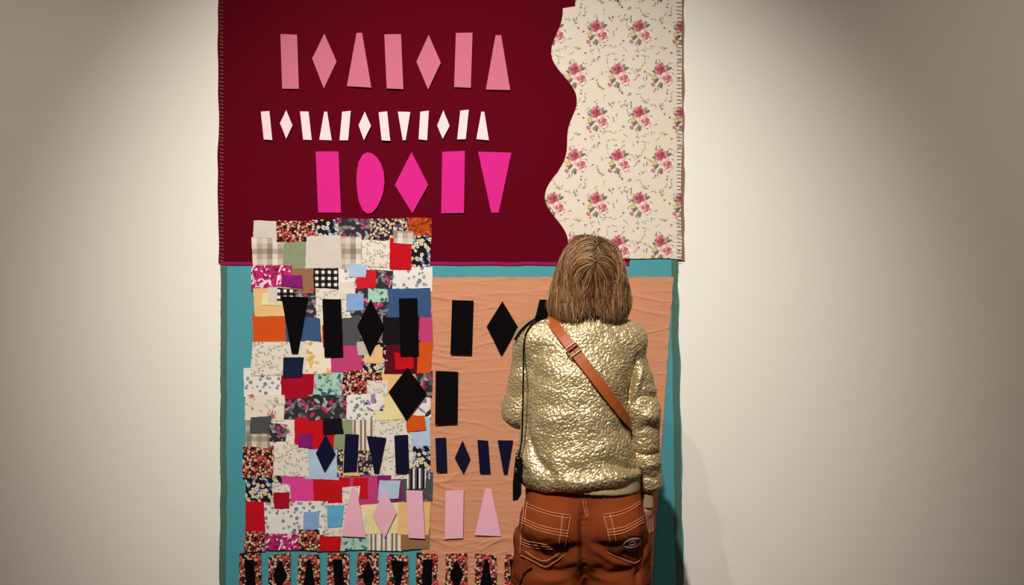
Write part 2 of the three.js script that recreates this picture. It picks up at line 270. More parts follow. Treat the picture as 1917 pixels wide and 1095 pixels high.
const smin = (a, b, k) => { const h = Math.max(k - Math.abs(a - b), 0) / k; return Math.min(a, b) - h * h * k * 0.25; };
const smax = (a, b, k) => -smin(-a, -b, k);
const cap = (a, b, ra, rb) => { const dx = b.x - a.x, dy = b.y - a.y, dz = b.z - a.z, L = dx * dx + dy * dy + dz * dz; return (x, y, z) => { const px = x - a.x, py = y - a.y, pz = z - a.z, t = clamp((px * dx + py * dy + pz * dz) / L, 0, 1), qx = px - dx * t, qy = py - dy * t, qz = pz - dz * t; return Math.sqrt(qx * qx + qy * qy + qz * qz) - (ra + (rb - ra) * t); }; };
const ell = (c, r) => { const m = Math.min(...r); return (x, y, z) => (Math.hypot((x - c.x) / r[0], (y - c.y) / r[1], (z - c.z) / r[2]) - 1) * m; };
// stack of oval sections [y px, left px, right px, z centre, half depth], silhouette read at the section's own depth
function sections(list, pw = 2.3) {
  const rows = list.map(([py, l, r, zc, hd]) => { const a = P(l, py, zc), b = P(r, py, zc); return [a.y, (a.x + b.x) / 2, (b.x - a.x) / 2, zc, hd]; }).sort((p, q) => p[0] - q[0]);
  const y0 = rows[0][0], y1 = rows[rows.length - 1][0], N = 400, T = new Float32Array((N + 1) * 4);
  for (let i = 0; i <= N; i++) { const y = lerp(y0, y1, i / N); let k = 0; while (k < rows.length - 2 && rows[k + 1][0] < y) k++; const t = clamp((y - rows[k][0]) / (rows[k + 1][0] - rows[k][0]), 0, 1); for (let c = 0; c < 4; c++) { const a = rows[k][c + 1], b = rows[k + 1][c + 1], m0 = k > 0 ? (b - rows[k - 1][c + 1]) / (rows[k + 1][0] - rows[k - 1][0]) : (b - a) / (rows[k + 1][0] - rows[k][0]), m1 = k < rows.length - 2 ? (rows[k + 2][c + 1] - a) / (rows[k + 2][0] - rows[k][0]) : (b - a) / (rows[k + 1][0] - rows[k][0]), d = rows[k + 1][0] - rows[k][0], t2 = t * t, t3 = t2 * t; T[i * 4 + c] = (2 * t3 - 3 * t2 + 1) * a + (t3 - 2 * t2 + t) * d * m0 + (-2 * t3 + 3 * t2) * b + (t3 - t2) * d * m1; } }
  const at = y => { const i = Math.round(clamp((y - y0) / (y1 - y0), 0, 1) * N) * 4; return [T[i], T[i + 1], T[i + 2], T[i + 3]]; };
  const f = (x, y, z) => { const q = clamp((y - y0) / (y1 - y0), 0, 1) * N, i = Math.min(Math.floor(q), N - 1), t = q - i, o = i * 4; const cx = lerp(T[o], T[o + 4], t), a = lerp(T[o + 1], T[o + 5], t), cz = lerp(T[o + 2], T[o + 6], t), b = lerp(T[o + 3], T[o + 7], t); const r = Math.pow(Math.pow(Math.abs(x - cx) / a, pw) + Math.pow(Math.abs(z - cz) / b, pw), 1 / pw); const d = (r - 1) * Math.min(a, b), v = Math.max(y0 - y, y - y1); return Math.max(d, v); };
  f.at = at; f.y0 = y0; f.y1 = y1; return f;
}
function grad(f, p, e = 0.002) { return V(f(p.x + e, p.y, p.z) - f(p.x - e, p.y, p.z), f(p.x, p.y + e, p.z) - f(p.x, p.y - e, p.z), f(p.x, p.y, p.z + e) - f(p.x, p.y, p.z - e)).normalize(); }
function hit(f, px, py) {   // where the pixel's ray meets a surface (or passes it most closely, at an outline)
  const d = P(px, py, 2).sub(camera.position).normalize(), p = camera.position.clone().addScaledVector(d, 1.5); let best = 1e9, bp = null;
  for (let i = 0; i < 400; i++) { const q = f(p.x, p.y, p.z); if (q < best) { best = q; bp = p.clone(); } if (q < 0.0004 || p.z < 0.6) break; p.addScaledVector(d, Math.max(q * 0.5, 0.0004)); }
  const n = grad(f, bp); if (best > 0.0004) bp.addScaledVector(n, -best); return { p: bp, n };
}
function creaseSet(f, list) {   // folds that follow drawn lines and fade out at both ends
  const segs = [];
  for (const [pts, depth, w] of list) {
    const c = new THREE.CatmullRomCurve3(pts.map(([x, y]) => V(x, y, 0))), N = 12, q = c.getSpacedPoints(N).map(v => hit(f, v.x, v.y).p);
    for (let i = 0; i < N; i++) segs.push([cap(q[i], q[i + 1], 0, 0), depth * Math.pow(Math.sin((i + 0.5) / N * Math.PI), 0.6), w, q[i].clone().add(q[i + 1]).multiplyScalar(0.5), q[i].distanceTo(q[i + 1]) / 2 + 2.6 * w]);
  }
  return (x, y, z) => { let lo = 0, hi = 0; for (const [c, d, w, m, r] of segs) { if (Math.abs(x - m.x) > r || Math.abs(y - m.y) > r || Math.abs(z - m.z) > r) continue; const q = c(x, y, z) / w, v = d * Math.exp(-q * q); if (v < lo) lo = v; if (v > hi) hi = v; } return lo + hi; };
}
function displace(g, f, fn) { const p = g.attributes.position, v = V(0, 0, 0); for (let i = 0; i < p.count; i++) { v.fromBufferAttribute(p, i); const n = grad(f, v, 0.003), d = fn(v.x, v.y, v.z, n); p.setXYZ(i, v.x + n.x * d, v.y + n.y * d, v.z + n.z * d); } g.computeVertexNormals(); return g; }
function planarUV(g) { const p = g.attributes.position, uv = new Float32Array(p.count * 2); for (let i = 0; i < p.count; i++) { uv[i * 2] = p.getX(i) + p.getZ(i) * 0.6; uv[i * 2 + 1] = p.getY(i); } g.setAttribute('uv', new THREE.BufferAttribute(uv, 2)); return g; }

const PB = V(0.2, 0, 0.9);                                          // where the visitor stands
const person = thing('person', 'person in gold crinkled jumper and rust trousers looking up at the hanging', 'person', [PB.x, PB.y, PB.z]);
const pp = (name, geo, m, parent = person, label) => { geo.translate(-PB.x, -PB.y, -PB.z); const o = mesh(name, geo, m, parent); if (label) o.userData.label = label; return o; };

// --- jumper
const torso = sections([[596, 1052, 1150, 0.905, 0.075], [612, 1030, 1163, 0.905, 0.092], [640, 1000, 1182, 0.905, 0.108], [700, 985, 1180, 0.905, 0.125], [760, 978, 1173, 0.905, 0.13], [800, 976, 1175, 0.905, 0.132], [850, 972, 1188, 0.905, 0.137], [885, 969, 1204, 0.905, 0.147], [930, 972, 1208, 0.905, 0.15]], 2.2);
const shL = P(1004, 641, 0.9), elL = P(976, 768, 0.875), wrL = P(1010, 765, 0.62);
const shR = P(1166, 644, 0.9), elR = P(1199, 765, 0.9), wrR = P(1212, 902, 0.87);
const nk = P(1098, 614, 0.9);
const yoke = [cap(nk, shL, 0.052, 0.054), cap(nk, shR, 0.052, 0.056)];
const hemY = x => 0.921 + 0.075 * (x - 0.2);
const torsoF = (x, y, z) => smax(smin(smin(torso(x, y, z), yoke[0](x, y, z), 0.04), yoke[1](x, y, z), 0.04), hemY(x) - y, 0.045);
const armLu = cap(shL, elL, 0.056, 0.050), armLf = cap(elL, wrL, 0.050, 0.037), armRu = cap(shR, elR, 0.058, 0.050), armRf0 = cap(elR, wrR, 0.051, 0.038);
const cuffY = P(1212, 922, 0.87).y;
const armRf = (x, y, z) => smax(armRf0(x, y, z), cuffY - y, 0.02);
const jumperF = (x, y, z) => {
  const t = torsoF(x, y, z), k = lerp(0.008, 0.05, sstep(1.24, 1.36, y));
  const L = smin(armLu(x, y, z), armLf(x, y, z), 0.02), R = smin(armRu(x, y, z), armRf(x, y, z), 0.015);
  return smin(smin(t, L, k), R, k);
};
const foldsJ = creaseSet(jumperF, [
  [[[1193, 668], [1187, 700], [1178, 735], [1172, 765]], -0.016, 0.009], [[[1202, 690], [1192, 720], [1186, 748]], 0.009, 0.010],
  [[[1233, 744], [1212, 741], [1192, 747], [1182, 762]], -0.011, 0.007], [[[1234, 731], [1212, 728]], 0.005, 0.012],
  [[[1232, 806], [1212, 798], [1196, 806]], -0.005, 0.010], [[[1232, 783], [1205, 776]], 0.006, 0.014],
  [[[1236, 848], [1212, 852], [1190, 848]], -0.007, 0.008], [[[1236, 868], [1210, 872]], 0.005, 0.012], [[[1230, 898], [1205, 890]], -0.004, 0.008],
  [[[986, 770], [990, 820], [1006, 862], [1035, 890]], -0.011, 0.012], [[[978, 800], [980, 850], [1000, 890]], 0.009, 0.016],
  [[[1125, 862], [1165, 874], [1200, 880]], -0.012, 0.010], [[[1040, 893], [1090, 904], [1150, 895], [1195, 884]], 0.006, 0.016],
  [[[1010, 640], [1000, 680], [992, 720], [980, 745]], -0.006, 0.012], [[[1030, 610], [1060, 650], [1110, 712], [1150, 762]], -0.004, 0.016],
  [[[1150, 620], [1172, 660], [1180, 700]], -0.005, 0.014], [[[1055, 905], [1040, 870], [1035, 830]], 0.004, 0.02], [[[1100, 770], [1130, 820], [1160, 845]], 0.005, 0.022],
]);
const jg = surfaceNets(jumperF, [-0.06, 0.88, 0.57], [0.48, 1.46, 1.09], 0.002);
displace(jg, jumperF, (x, y, z) => {
  const wx = x + 0.006 * noise(x * 40, y * 40, z * 40), wy = y + 0.006 * noise(x * 40 + 9, y * 40, z * 40);
  const n1 = noise(wx * 66, wy * 100, z * 66), n2 = noise(wx * 130 + 30, wy * 165, z * 130);
  const a = Math.min(Math.abs(n1) * 2.0, 1), b = Math.min(Math.abs(n2) * 1.8, 1);
  return foldsJ(x, y, z) + 0.004 * noise(x * 9, y * 12, z * 9) - 0.0020 + 0.0031 * Math.pow(a, 0.65) + 0.0011 * b;
});
const gold = new THREE.MeshPhysicalMaterial({ color: new THREE.Color().setRGB(0.62, 0.49, 0.275), metalness: 0.64, roughness: 0.36 });
const jumper = pp('jumper', jg, gold, person, 'gold metallic crinkled jumper');
const ribMat = mat('#a8946f', 0.9, { bumpMap: weave, bumpScale: 0.0006 });
const bandS = sections([[880, 985, 1196, 0.905, 0.128], [905, 985, 1197, 0.905, 0.130], [929, 988, 1196, 0.905, 0.126]], 2.2);
pp('hem_band', displace(planarUV(surfaceNets((x, y, z) => smax(bandS(x, y, z), 0.914 + 0.08 * (0.2 - x) - y, 0.006), [-0.02, 0.85, 0.72], [0.42, 1.0, 1.08], 0.004)), bandS, (x, y, z, n) => 0.0008 * Math.sin(Math.atan2(z - 0.905, x - 0.2) * 160)), ribMat, jumper, 'beige ribbed hem');
const cuffA = P(1209, 900, 0.87), cuffB = P(1210, 946, 0.865), cuffLa = wrL.clone().lerp(elL, 0.1), cuffLb = wrL.clone().add(V(0.012, 0.006, -0.045));
for (const [a, b] of [[cuffA, cuffB], [cuffLa, cuffLb]]) { const c = new THREE.TubeGeometry(new THREE.LineCurve3(a, b), 6, 0.0205, 28); const q = c.attributes.position; pp('cuff', c, ribMat, jumper, 'beige ribbed cuff'); }
const collarPts = []; for (let i = 0; i < 40; i++) { const a = i / 40 * Math.PI * 2; collarPts.push(V(P(1100, 0, 0.9).x + Math.cos(a) * 0.066, 1.385 + Math.sin(a) * 0.014, 0.9 + Math.sin(a) * 0.066)); }
pp('collar', new THREE.TubeGeometry(new THREE.CatmullRomCurve3(collarPts, true), 80, 0.011, 10, true), gold, jumper);

// --- trousers
const pelvis = sections([[885, 990, 1194, 0.905, 0.112], [925, 983, 1199, 0.905, 0.118], [960, 977, 1205, 0.905, 0.12], [1000, 970, 1209, 0.90, 0.122], [1030, 967, 1211, 0.90, 0.112], [1055, 972, 1206, 0.90, 0.075], [1085, 985, 1190, 0.90, 0.02]], 2.3);
const legS = (x0, x1) => sections([[1000, x0 + 4, x1, 0.89, 0.095], [1050, x0, x1, 0.892, 0.104], [1110, x0 - 1, x1 - 1, 0.895, 0.108], [1250, x0, x1 + 1, 0.90, 0.108], [1400, x0 - 2, x1 + 2, 0.90, 0.112], [1490, x0 - 3, x1 + 3, 0.90, 0.115]], 2.3);
const legL = legS(965, 1097), legR = legS(1092, 1210);
const butL = ell(P(1038, 980, 0.98), [0.080, 0.070, 0.078]), butR = ell(P(1150, 980, 0.98), [0.080, 0.070, 0.078]);
const trouF = (x, y, z) => { const p = smin(smin(pelvis(x, y, z), butL(x, y, z), 0.04), butR(x, y, z), 0.03); return smin(p, Math.min(legL(x, y, z), legR(x, y, z)), 0.03); };
const foldsT = creaseSet(trouF, [
  [[[1095, 955], [1095, 990], [1094, 1030], [1094, 1090]], -0.019, 0.013],
  [[[1025, 1020], [1055, 1032], [1085, 1024]], -0.008, 0.020], [[[1106, 1018], [1140, 1026], [1175, 1022]], -0.008, 0.020],
  [[[995, 1005], [1015, 1030], [1035, 1050]], -0.006, 0.010], [[[1108, 1025], [1140, 1045], [1185, 1056]], 0.008, 0.010],
  [[[1078, 1058], [1040, 1070], [1005, 1062]], -0.006, 0.012], [[[1080, 1068], [1045, 1085], [1000, 1085]], 0.006, 0.012],
  [[[1110, 1062], [1150, 1072], [1195, 1062]], -0.006, 0.012], [[[1108, 1075], [1150, 1088]], 0.006, 0.012], [[[1208, 1010], [1200, 1050], [1192, 1095]], -0.010, 0.010],
]);
const tg = surfaceNets(trouF, [-0.03, 0.03, 0.72], [0.46, 1.0, 1.08], 0.0045);
planarUV(tg);
displace(tg, trouF, (x, y, z) => foldsT(x, y, z) + 0.004 * noise(x * 8, y * 11, z * 8) + 0.002 * noise(x * 20, y * 24, z * 20) * sstep(0.86, 0.76, y));
const rust = cloth('#7d391a', { bumpScale: 0.0005 });
const trousers = pp('trousers', tg, rust, person, 'rust brown work trousers with pale stitching');
const trouD = (x, y, z) => trouF(x, y, z) - foldsT(x, y, z) - 0.004 * noise(x * 8, y * 11, z * 8) - 0.002 * noise(x * 20, y * 24, z * 20) * sstep(0.86, 0.76, y);
function onTrou(pts, off, n = 40) { const c = new THREE.CatmullRomCurve3(pts.map(([a, b]) => V(a, b, 0))); return c.getSpacedPoints(n).map(q => { const h = hit(trouD, q.x, q.y); return h ? h.p.addScaledVector(h.n, off) : null; }).filter(Boolean); }
// patch pockets: a grid of pixels dropped onto the cloth, a little proud of it
function pocket(tl, tr, br, tip, bl) {
  const nu = 26, nv = 30, pos = [], idx = [], W = nu + 1, uv = [];
  for (let j = 0; j <= nv; j++) for (let i = 0; i <= nu; i++) { const u = i / nu, v = j / nv, topY = lerp(tl[1], tr[1], u) + (tl[2] || 0) * Math.sin(u * Math.PI), tu = (tip[0] - bl[0]) / (br[0] - bl[0]), botY = u < tu ? lerp(bl[1], tip[1], u / tu) : lerp(tip[1], br[1], (u - tu) / (1 - tu)); const x = lerp(lerp(tl[0], tr[0], u), lerp(bl[0], br[0], u), v), y = lerp(topY, botY, v); const h = hit(trouD, x, y); const e = (i === 0 || j === 0 || i === nu || j === nv) ? -0.001 : 0.0028; h.p.addScaledVector(h.n, e); pos.push(h.p.x, h.p.y, h.p.z); uv.push(h.p.x, h.p.y); }
  for (let j = 0; j < nv; j++) for (let i = 0; i < nu; i++) { const k = j * W + i; idx.push(k, k + W, k + 1, k + 1, k + W, k + W + 1); }
  const g = new THREE.BufferGeometry(); g.setAttribute('position', new THREE.Float32BufferAttribute(pos, 3)); g.setAttribute('uv', new THREE.Float32BufferAttribute(uv, 2)); g.setIndex(idx); g.computeVertexNormals(); return pp('back_pocket', g, rust, trousers);
}
pocket([982, 941, 9], [1067, 966], [1056, 1038], [1021, 1058], [976, 1037]);
pocket([1131, 965, 7], [1197, 938], [1201, 1040], [1187, 1052], [1137, 1032]);
const thread = mat('#d08a60', 0.8);
const seam = pts => new THREE.TubeGeometry(new THREE.CatmullRomCurve3(onTrou(pts, 0.0034)), 40, 0.0011, 5);
const seams = [];
for (const o of [0, 5]) { seams.push(seam([[986, 942 + o], [1010, 953 + o], [1035, 961 + o], [1067, 965 + o]]), seam([[1131, 964 + o], [1155, 960 + o], [1178, 951 + o], [1197, 938 + o]])); }
for (const o of [0, 5, 10]) { seams.push(seam([[977, 968 + o], [1005, 981 + o], [1035, 989 + o], [1063, 993 + o]]), seam([[1138, 991 + o], [1165, 987 + o], [1185, 978 + o], [1203, 967 + o]])); seams.push(seam([[976, 1007 + o], [990, 1012 + o], [1003, 1014 + o], [1024 + o, 1018 + o * 0.8]])); }
seams.push(seam([[976, 1038], [1000, 1050], [1021, 1059], [1040, 1050], [1057, 1038]]), seam([[1136, 1032], [1160, 1044], [1187, 1053], [1201, 1042]]), seam([[985, 1032], [1005, 1045], [1021, 1049], [1035, 1042], [1047, 1033]]));
seams.push(seam([[1053, 964], [1050, 990], [1046, 1015]]), seam([[1067, 967], [1062, 995], [1057, 1022]]), seam([[1131, 966], [1138, 992], [1143, 1014]]), seam([[1142, 963], [1149, 990], [1153, 1010]]));
seams.push(seam([[1091, 936], [1093, 950], [1098, 968]]), seam([[1096, 936], [1098, 950], [1102, 966]]), seam([[984, 938], [981, 965], [977, 1000], [975, 1035]]), seam([[989, 940], [986, 955], [984, 975]]));
pp('stitching', mergeGeometries(seams), thread, trousers, 'pale orange contrast stitching').userData.kind = 'stuff';
// embroidered motif on the pocket: rings over a green leaf on a dark oval
function onPocket(cx, cy, pts, off) { return pts.map(([a, b]) => { const h = hit(trouD, cx + a, cy + b); return h.p.addScaledVector(h.n, off); }); }
const oval = (rx, ry, rot = -0.25) => Array.from({ length: 28 }, (_, i) => { const a = i / 28 * Math.PI * 2, x = Math.cos(a) * rx, y = Math.sin(a) * ry; return [x * Math.cos(rot) - y * Math.sin(rot), x * Math.sin(rot) + y * Math.cos(rot)]; });
function fan(cx, cy, pts, off) { const r = onPocket(cx, cy, pts, off), c = onPocket(cx, cy, [[0, 0]], off + 0.0012)[0], pos = [c.x, c.y, c.z], idx = []; r.forEach(p => pos.push(p.x, p.y, p.z)); for (let i = 0; i < r.length; i++) idx.push(0, 1 + (i + 1) % r.length, 1 + i); const g = new THREE.BufferGeometry(); g.setAttribute('position', new THREE.Float32BufferAttribute(pos, 3)); g.setIndex(idx); g.computeVertexNormals(); return g; }
pp('motif_ground', fan(1184, 1012, oval(17, 10.5), 0.0036), mat('#160d0c', 0.9), trousers, 'black oval of embroidery');
const ringG = (rx, ry, cy = 1014) => new THREE.TubeGeometry(new THREE.CatmullRomCurve3(onPocket(1182, cy, oval(rx, ry), 0.0052), true), 50, 0.0013, 5, true);
pp('motif_ring', ringG(15, 7.5), mat('#cf9a93', 0.8), trousers, 'pale pink embroidered ring'); pp('motif_ring', ringG(10.5, 5), mat('#a03c3c', 0.8), trousers, 'red embroidered ring'); pp('motif_ring', ringG(6, 2.6), mat('#c07a72', 0.8), trousers, 'pink embroidered ring');
pp('motif_leaf', fan(1181, 1025, [[-12, -3], [-4, -1], [5, -4], [9, -2], [6, 3], [0, 6], [-7, 5], [-11, 2]], 0.0046), mat('#2f8f76', 0.8), trousers, 'green embroidered leaf');
// hammer loop on the side of the leg
{ const pts = onTrou([[992, 1050], [984, 1060], [976, 1072], [970, 1090], [967, 1108]], 0.010, 24), pos = [], idx = []; pts.forEach((p, i) => { const n = V(-0.5, 0, 0.85), t = pts[Math.min(i + 1, pts.length - 1)].clone().sub(pts[Math.max(i - 1, 0)]).normalize(), s = new THREE.Vector3().crossVectors(t, n).normalize(); for (const [a, b] of [[-0.013, 0], [0.013, 0], [0.013, -0.003], [-0.013, -0.003]]) { const q = p.clone().addScaledVector(s, a).addScaledVector(n, b); pos.push(q.x, q.y, q.z); } if (i) for (let k = 0; k < 4; k++) { const a = (i - 1) * 4 + k, b = (i - 1) * 4 + (k + 1) % 4; idx.push(a, b, a + 4, b, b + 4, a + 4); } });
  const g = new THREE.BufferGeometry(); g.setAttribute('position', new THREE.Float32BufferAttribute(pos, 3)); g.setIndex(idx); planarUV(g); const fl = g.toNonIndexed(); fl.computeVertexNormals(); pp('tool_loop', fl, rust, trousers); }

// --- body: one surface; trunk and limbs coarse under the clothes, head and hands fine
const skin = mat('#b98268', 0.6);
const HC = P(1102, 522, 0.915), tilt = 0.42;                         // head centre and how far it leans back
const ct = Math.cos(tilt), sn = Math.sin(tilt);
const toHead = (x, y, z) => { const dy = y - HC.y, dz = z - HC.z; return [x - HC.x, dy * ct - dz * sn * 1 * 1, dy * sn + dz * ct]; };   // local: -z is the face
const hd = { skull: ell(V(0, 0.028, 0.012), [0.074, 0.088, 0.092]), face: ell(V(0, -0.03, -0.018), [0.060, 0.088, 0.070]), nose: cap(V(0, 0.004, -0.088), V(0, -0.032, -0.104), 0.006, 0.011), chin: ell(V(0, -0.098, -0.058), [0.026, 0.020, 0.024]), lipU: cap(V(-0.018, -0.060, -0.084), V(0.018, -0.060, -0.084), 0.006, 0.006), lipD: cap(V(-0.015, -0.070, -0.083), V(0.015, -0.070, -0.083), 0.0065, 0.0065), brow: cap(V(-0.035, 0.018, -0.072), V(0.035, 0.018, -0.072), 0.012, 0.012), eyeL: ell(V(-0.031, 0.002, -0.083), [0.016, 0.010, 0.012]), eyeR: ell(V(0.031, 0.002, -0.083), [0.016, 0.010, 0.012]), earL: ell(V(-0.074, -0.008, 0.008), [0.009, 0.031, 0.019]), earR: ell(V(0.074, -0.008, 0.008), [0.009, 0.031, 0.019]) };
const neckC = cap(P(1100, 620, 0.90), P(1101, 560, 0.905), 0.056, 0.050);
const headF = (X, Y, Z) => { const [x, y, z] = toHead(X, Y, Z); let d = smin(hd.skull(x, y, z), hd.face(x, y, z), 0.04); d = smin(d, hd.brow(x, y, z), 0.015); d = smin(d, hd.nose(x, y, z), 0.012); d = smin(d, hd.chin(x, y, z), 0.03); d = smax(d, -hd.eyeL(x, y, z), 0.008); d = smax(d, -hd.eyeR(x, y, z), 0.008); d = smin(d, hd.lipU(x, y, z), 0.006); d = smin(d, hd.lipD(x, y, z), 0.006); d = smin(d, Math.min(hd.earL(x, y, z), hd.earR(x, y, z)), 0.008); return smin(d, neckC(X, Y, Z), 0.03); };
// a hand: wrist, direction along the palm, palm normal, thumb side, curl
function handBones(w, dir, nrm, side, curl) {
  const at = (a, b, c) => w.clone().addScaledVector(dir, a).addScaledVector(side, b).addScaledVector(nrm, c), bones = [];
  for (const b of [-0.026, -0.009, 0.009, 0.026]) bones.push(cap(at(0.012, b * 0.6, 0), at(0.080, b, 0), 0.0125, 0.0105));
  const len = [0.062, 0.076, 0.082, 0.074];
  [-0.027, -0.009, 0.009, 0.027].forEach((b, i) => { let p = at(0.082, b, 0), ang = curl * 0.55; for (const [k, r0, r1] of [[0.45, 0.0092, 0.0084], [0.31, 0.0084, 0.0078], [0.24, 0.0078, 0.0068]]) { const d = dir.clone().multiplyScalar(Math.cos(ang)).addScaledVector(nrm, Math.sin(ang)), q = p.clone().addScaledVector(d, len[i] * k); bones.push(cap(p, q, r0, r1)); p = q; ang += curl; } });
  const t0 = at(0.022, 0.022, 0.006), t1 = at(0.052, 0.044, 0.018), t2 = at(0.076, 0.046, 0.032), t3 = at(0.094, 0.040, 0.042);
  bones.push(cap(t0, t1, 0.014, 0.0115), cap(t1, t2, 0.0108, 0.0096), cap(t2, t3, 0.0096, 0.008));
  return bones;
}
const hwR = P(1210, 946, 0.862), dR = V(0.0, -1, -0.12).normalize(), nR = V(-0.75, 0.08, -0.65).normalize(), sR = new THREE.Vector3().crossVectors(dR, nR).normalize();
if (sR.z > 0) sR.negate();
const hwL = cuffLb.clone(), dL = V(0.35, 0.25, -0.9).normalize(), nL = V(0.85, -0.1, 0.3); nL.addScaledVector(dL, -nL.dot(dL)).normalize(); const sL = new THREE.Vector3().crossVectors(dL, nL).normalize(); if (sL.y < 0) sL.negate();
const hrB = [...handBones(hwR, dR, nR, sR, 1.15), cap(hwR.clone().addScaledVector(dR, -0.05), hwR.clone().addScaledVector(dR, 0.02), 0.018, 0.016)];
const hlB = [...handBones(hwL, dL, nL, sL, 0.5), cap(hwL.clone().addScaledVector(dL, -0.05), hwL.clone().addScaledVector(dL, 0.02), 0.018, 0.016)];
const handF = B => (x, y, z) => { let d = 1; for (const b of B) d = smin(d, b(x, y, z), 0.0045); return d; };
const trunk = [cap(P(1098, 650, 0.9), P(1095, 780, 0.9), 0.085, 0.085), cap(P(1095, 780, 0.9), P(1092, 960, 0.9), 0.085, 0.09), cap(shL, P(1098, 650, 0.9), 0.04, 0.06), cap(shR, P(1098, 650, 0.9), 0.04, 0.06), cap(shL, elL, 0.036, 0.030), cap(elL, cuffLb, 0.030, 0.018), cap(shR, elR, 0.036, 0.030), cap(elR, hwR, 0.030, 0.018), cap(P(1050, 980, 0.9), V(0.105, 0.45, 0.9), 0.075, 0.048), cap(V(0.105, 0.45, 0.9), V(0.10, 0.07, 0.91), 0.048, 0.033), cap(P(1140, 980, 0.9), V(0.293, 0.45, 0.9), 0.075, 0.048), cap(V(0.293, 0.45, 0.9), V(0.30, 0.07, 0.91), 0.048, 0.033), cap(P(1098, 650, 0.9), P(1100, 600, 0.9), 0.05, 0.05)];
const trunkF = (x, y, z) => { let d = 1; for (const b of trunk) d = smin(d, b(x, y, z), 0.03); return d; };
const bx = (c, r) => [[c.x - r, c.y - r, c.z - r], [c.x + r, c.y + r, c.z + r]];
const bodyG = [surfaceNets(trunkF, [-0.1, 0.0, 0.5], [0.5, 1.45, 1.1], 0.012), surfaceNets(headF, [HC.x - 0.13, 1.36, HC.z - 0.17], [HC.x + 0.13, HC.y + 0.16, HC.z + 0.15], 0.003), surfaceNets(handF(hrB), ...bx(hwR.clone().addScaledVector(dR, 0.06), 0.14), 0.0026), surfaceNets(handF(hlB), ...bx(hwL.clone().addScaledVector(dL, 0.06), 0.14), 0.0026)];
bodyG.forEach(g => g.computeVertexNormals());
pp('body', mergeGeometries(bodyG), skin, person);
const fromHead = (x, y, z) => V(HC.x + x, HC.y + y * ct + z * sn, HC.z - y * sn + z * ct);
for (const s of [-1, 1]) { const e = new THREE.SphereGeometry(0.0115, 18, 14), c = fromHead(s * 0.031, 0.001, -0.0735); e.translate(c.x, c.y, c.z); pp('eye', e, mat('#d8d2ca', 0.3)); const ir = new THREE.SphereGeometry(0.0058, 14, 10), ci = fromHead(s * 0.031, 0.002, -0.0805); ir.translate(ci.x, ci.y, ci.z); pp('iris', ir, mat('#4a5a60', 0.3)); }
const lipG = new THREE.TubeGeometry(new THREE.CatmullRomCurve3([-0.02, -0.01, 0, 0.01, 0.02].map((x, i) => fromHead(x, -0.065 + (i === 2 ? 0.001 : 0), -0.0895 + x * x * 12))), 16, 0.003, 6); pp('lips', lipG, mat('#96564c', 0.5));

// --- hair: a dark under-layer and several thousand locks flowing from the crown
const shellS = sections([[441, 1098, 1112, 0.945, 0.010], [446, 1084, 1127, 0.945, 0.045], [455, 1070, 1143, 0.94, 0.072], [470, 1058, 1154, 0.935, 0.095], [490, 1049, 1162, 0.93, 0.108], [515, 1041, 1168, 0.92, 0.110], [540, 1034, 1173, 0.912, 0.104], [565, 1029, 1177, 0.908, 0.097], [582, 1029, 1175, 0.908, 0.094], [612, 1040, 1166, 0.912, 0.088]], 2.05);
const faceCut = (x, y, z) => { const [a, b, c] = toHead(x, y, z); return Math.hypot(a / 0.062, (b + 0.035) / 0.095, (c + 0.12) / 0.085) - 1; };
const hairBase = (x, y, z) => { const d = shellS(x, y, z) + 0.009; return smax(smax(d, -faceCut(x, y, z) * 0.06, 0.01), P(0, 574, 0.95).y - y, 0.008); };
const hairG = surfaceNets(hairBase, [0.08, 1.36, 0.78], [0.34, 1.62, 1.07], 0.004); hairG.computeVertexNormals();
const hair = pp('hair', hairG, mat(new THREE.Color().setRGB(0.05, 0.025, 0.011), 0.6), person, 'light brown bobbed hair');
const crown = hit(shellS, 1115, 492).p, partEnd = V(P(1117, 443, 0.93).x, P(0, 446, 0.93).y, 0.87);
const partMid = hit(shellS, 1119, 458).p;
function nearPart(p) { let best = 1e9, q = null; for (const [a, b] of [[crown, partMid], [partMid, partEnd]]) { const d = b.clone().sub(a), t = clamp(p.clone().sub(a).dot(d) / d.lengthSq(), 0, 1), c = a.clone().addScaledVector(d, t), l = c.distanceTo(p); if (l < best) { best = l; q = c; } } return [q, best]; }
const hp = [], hc = [], hi = [];
const tones = [[0.185, 0.09, 0.036], [0.13, 0.059, 0.022], [0.08, 0.035, 0.013], [0.26, 0.138, 0.059], [0.10, 0.046, 0.018], [0.36, 0.212, 0.10]];
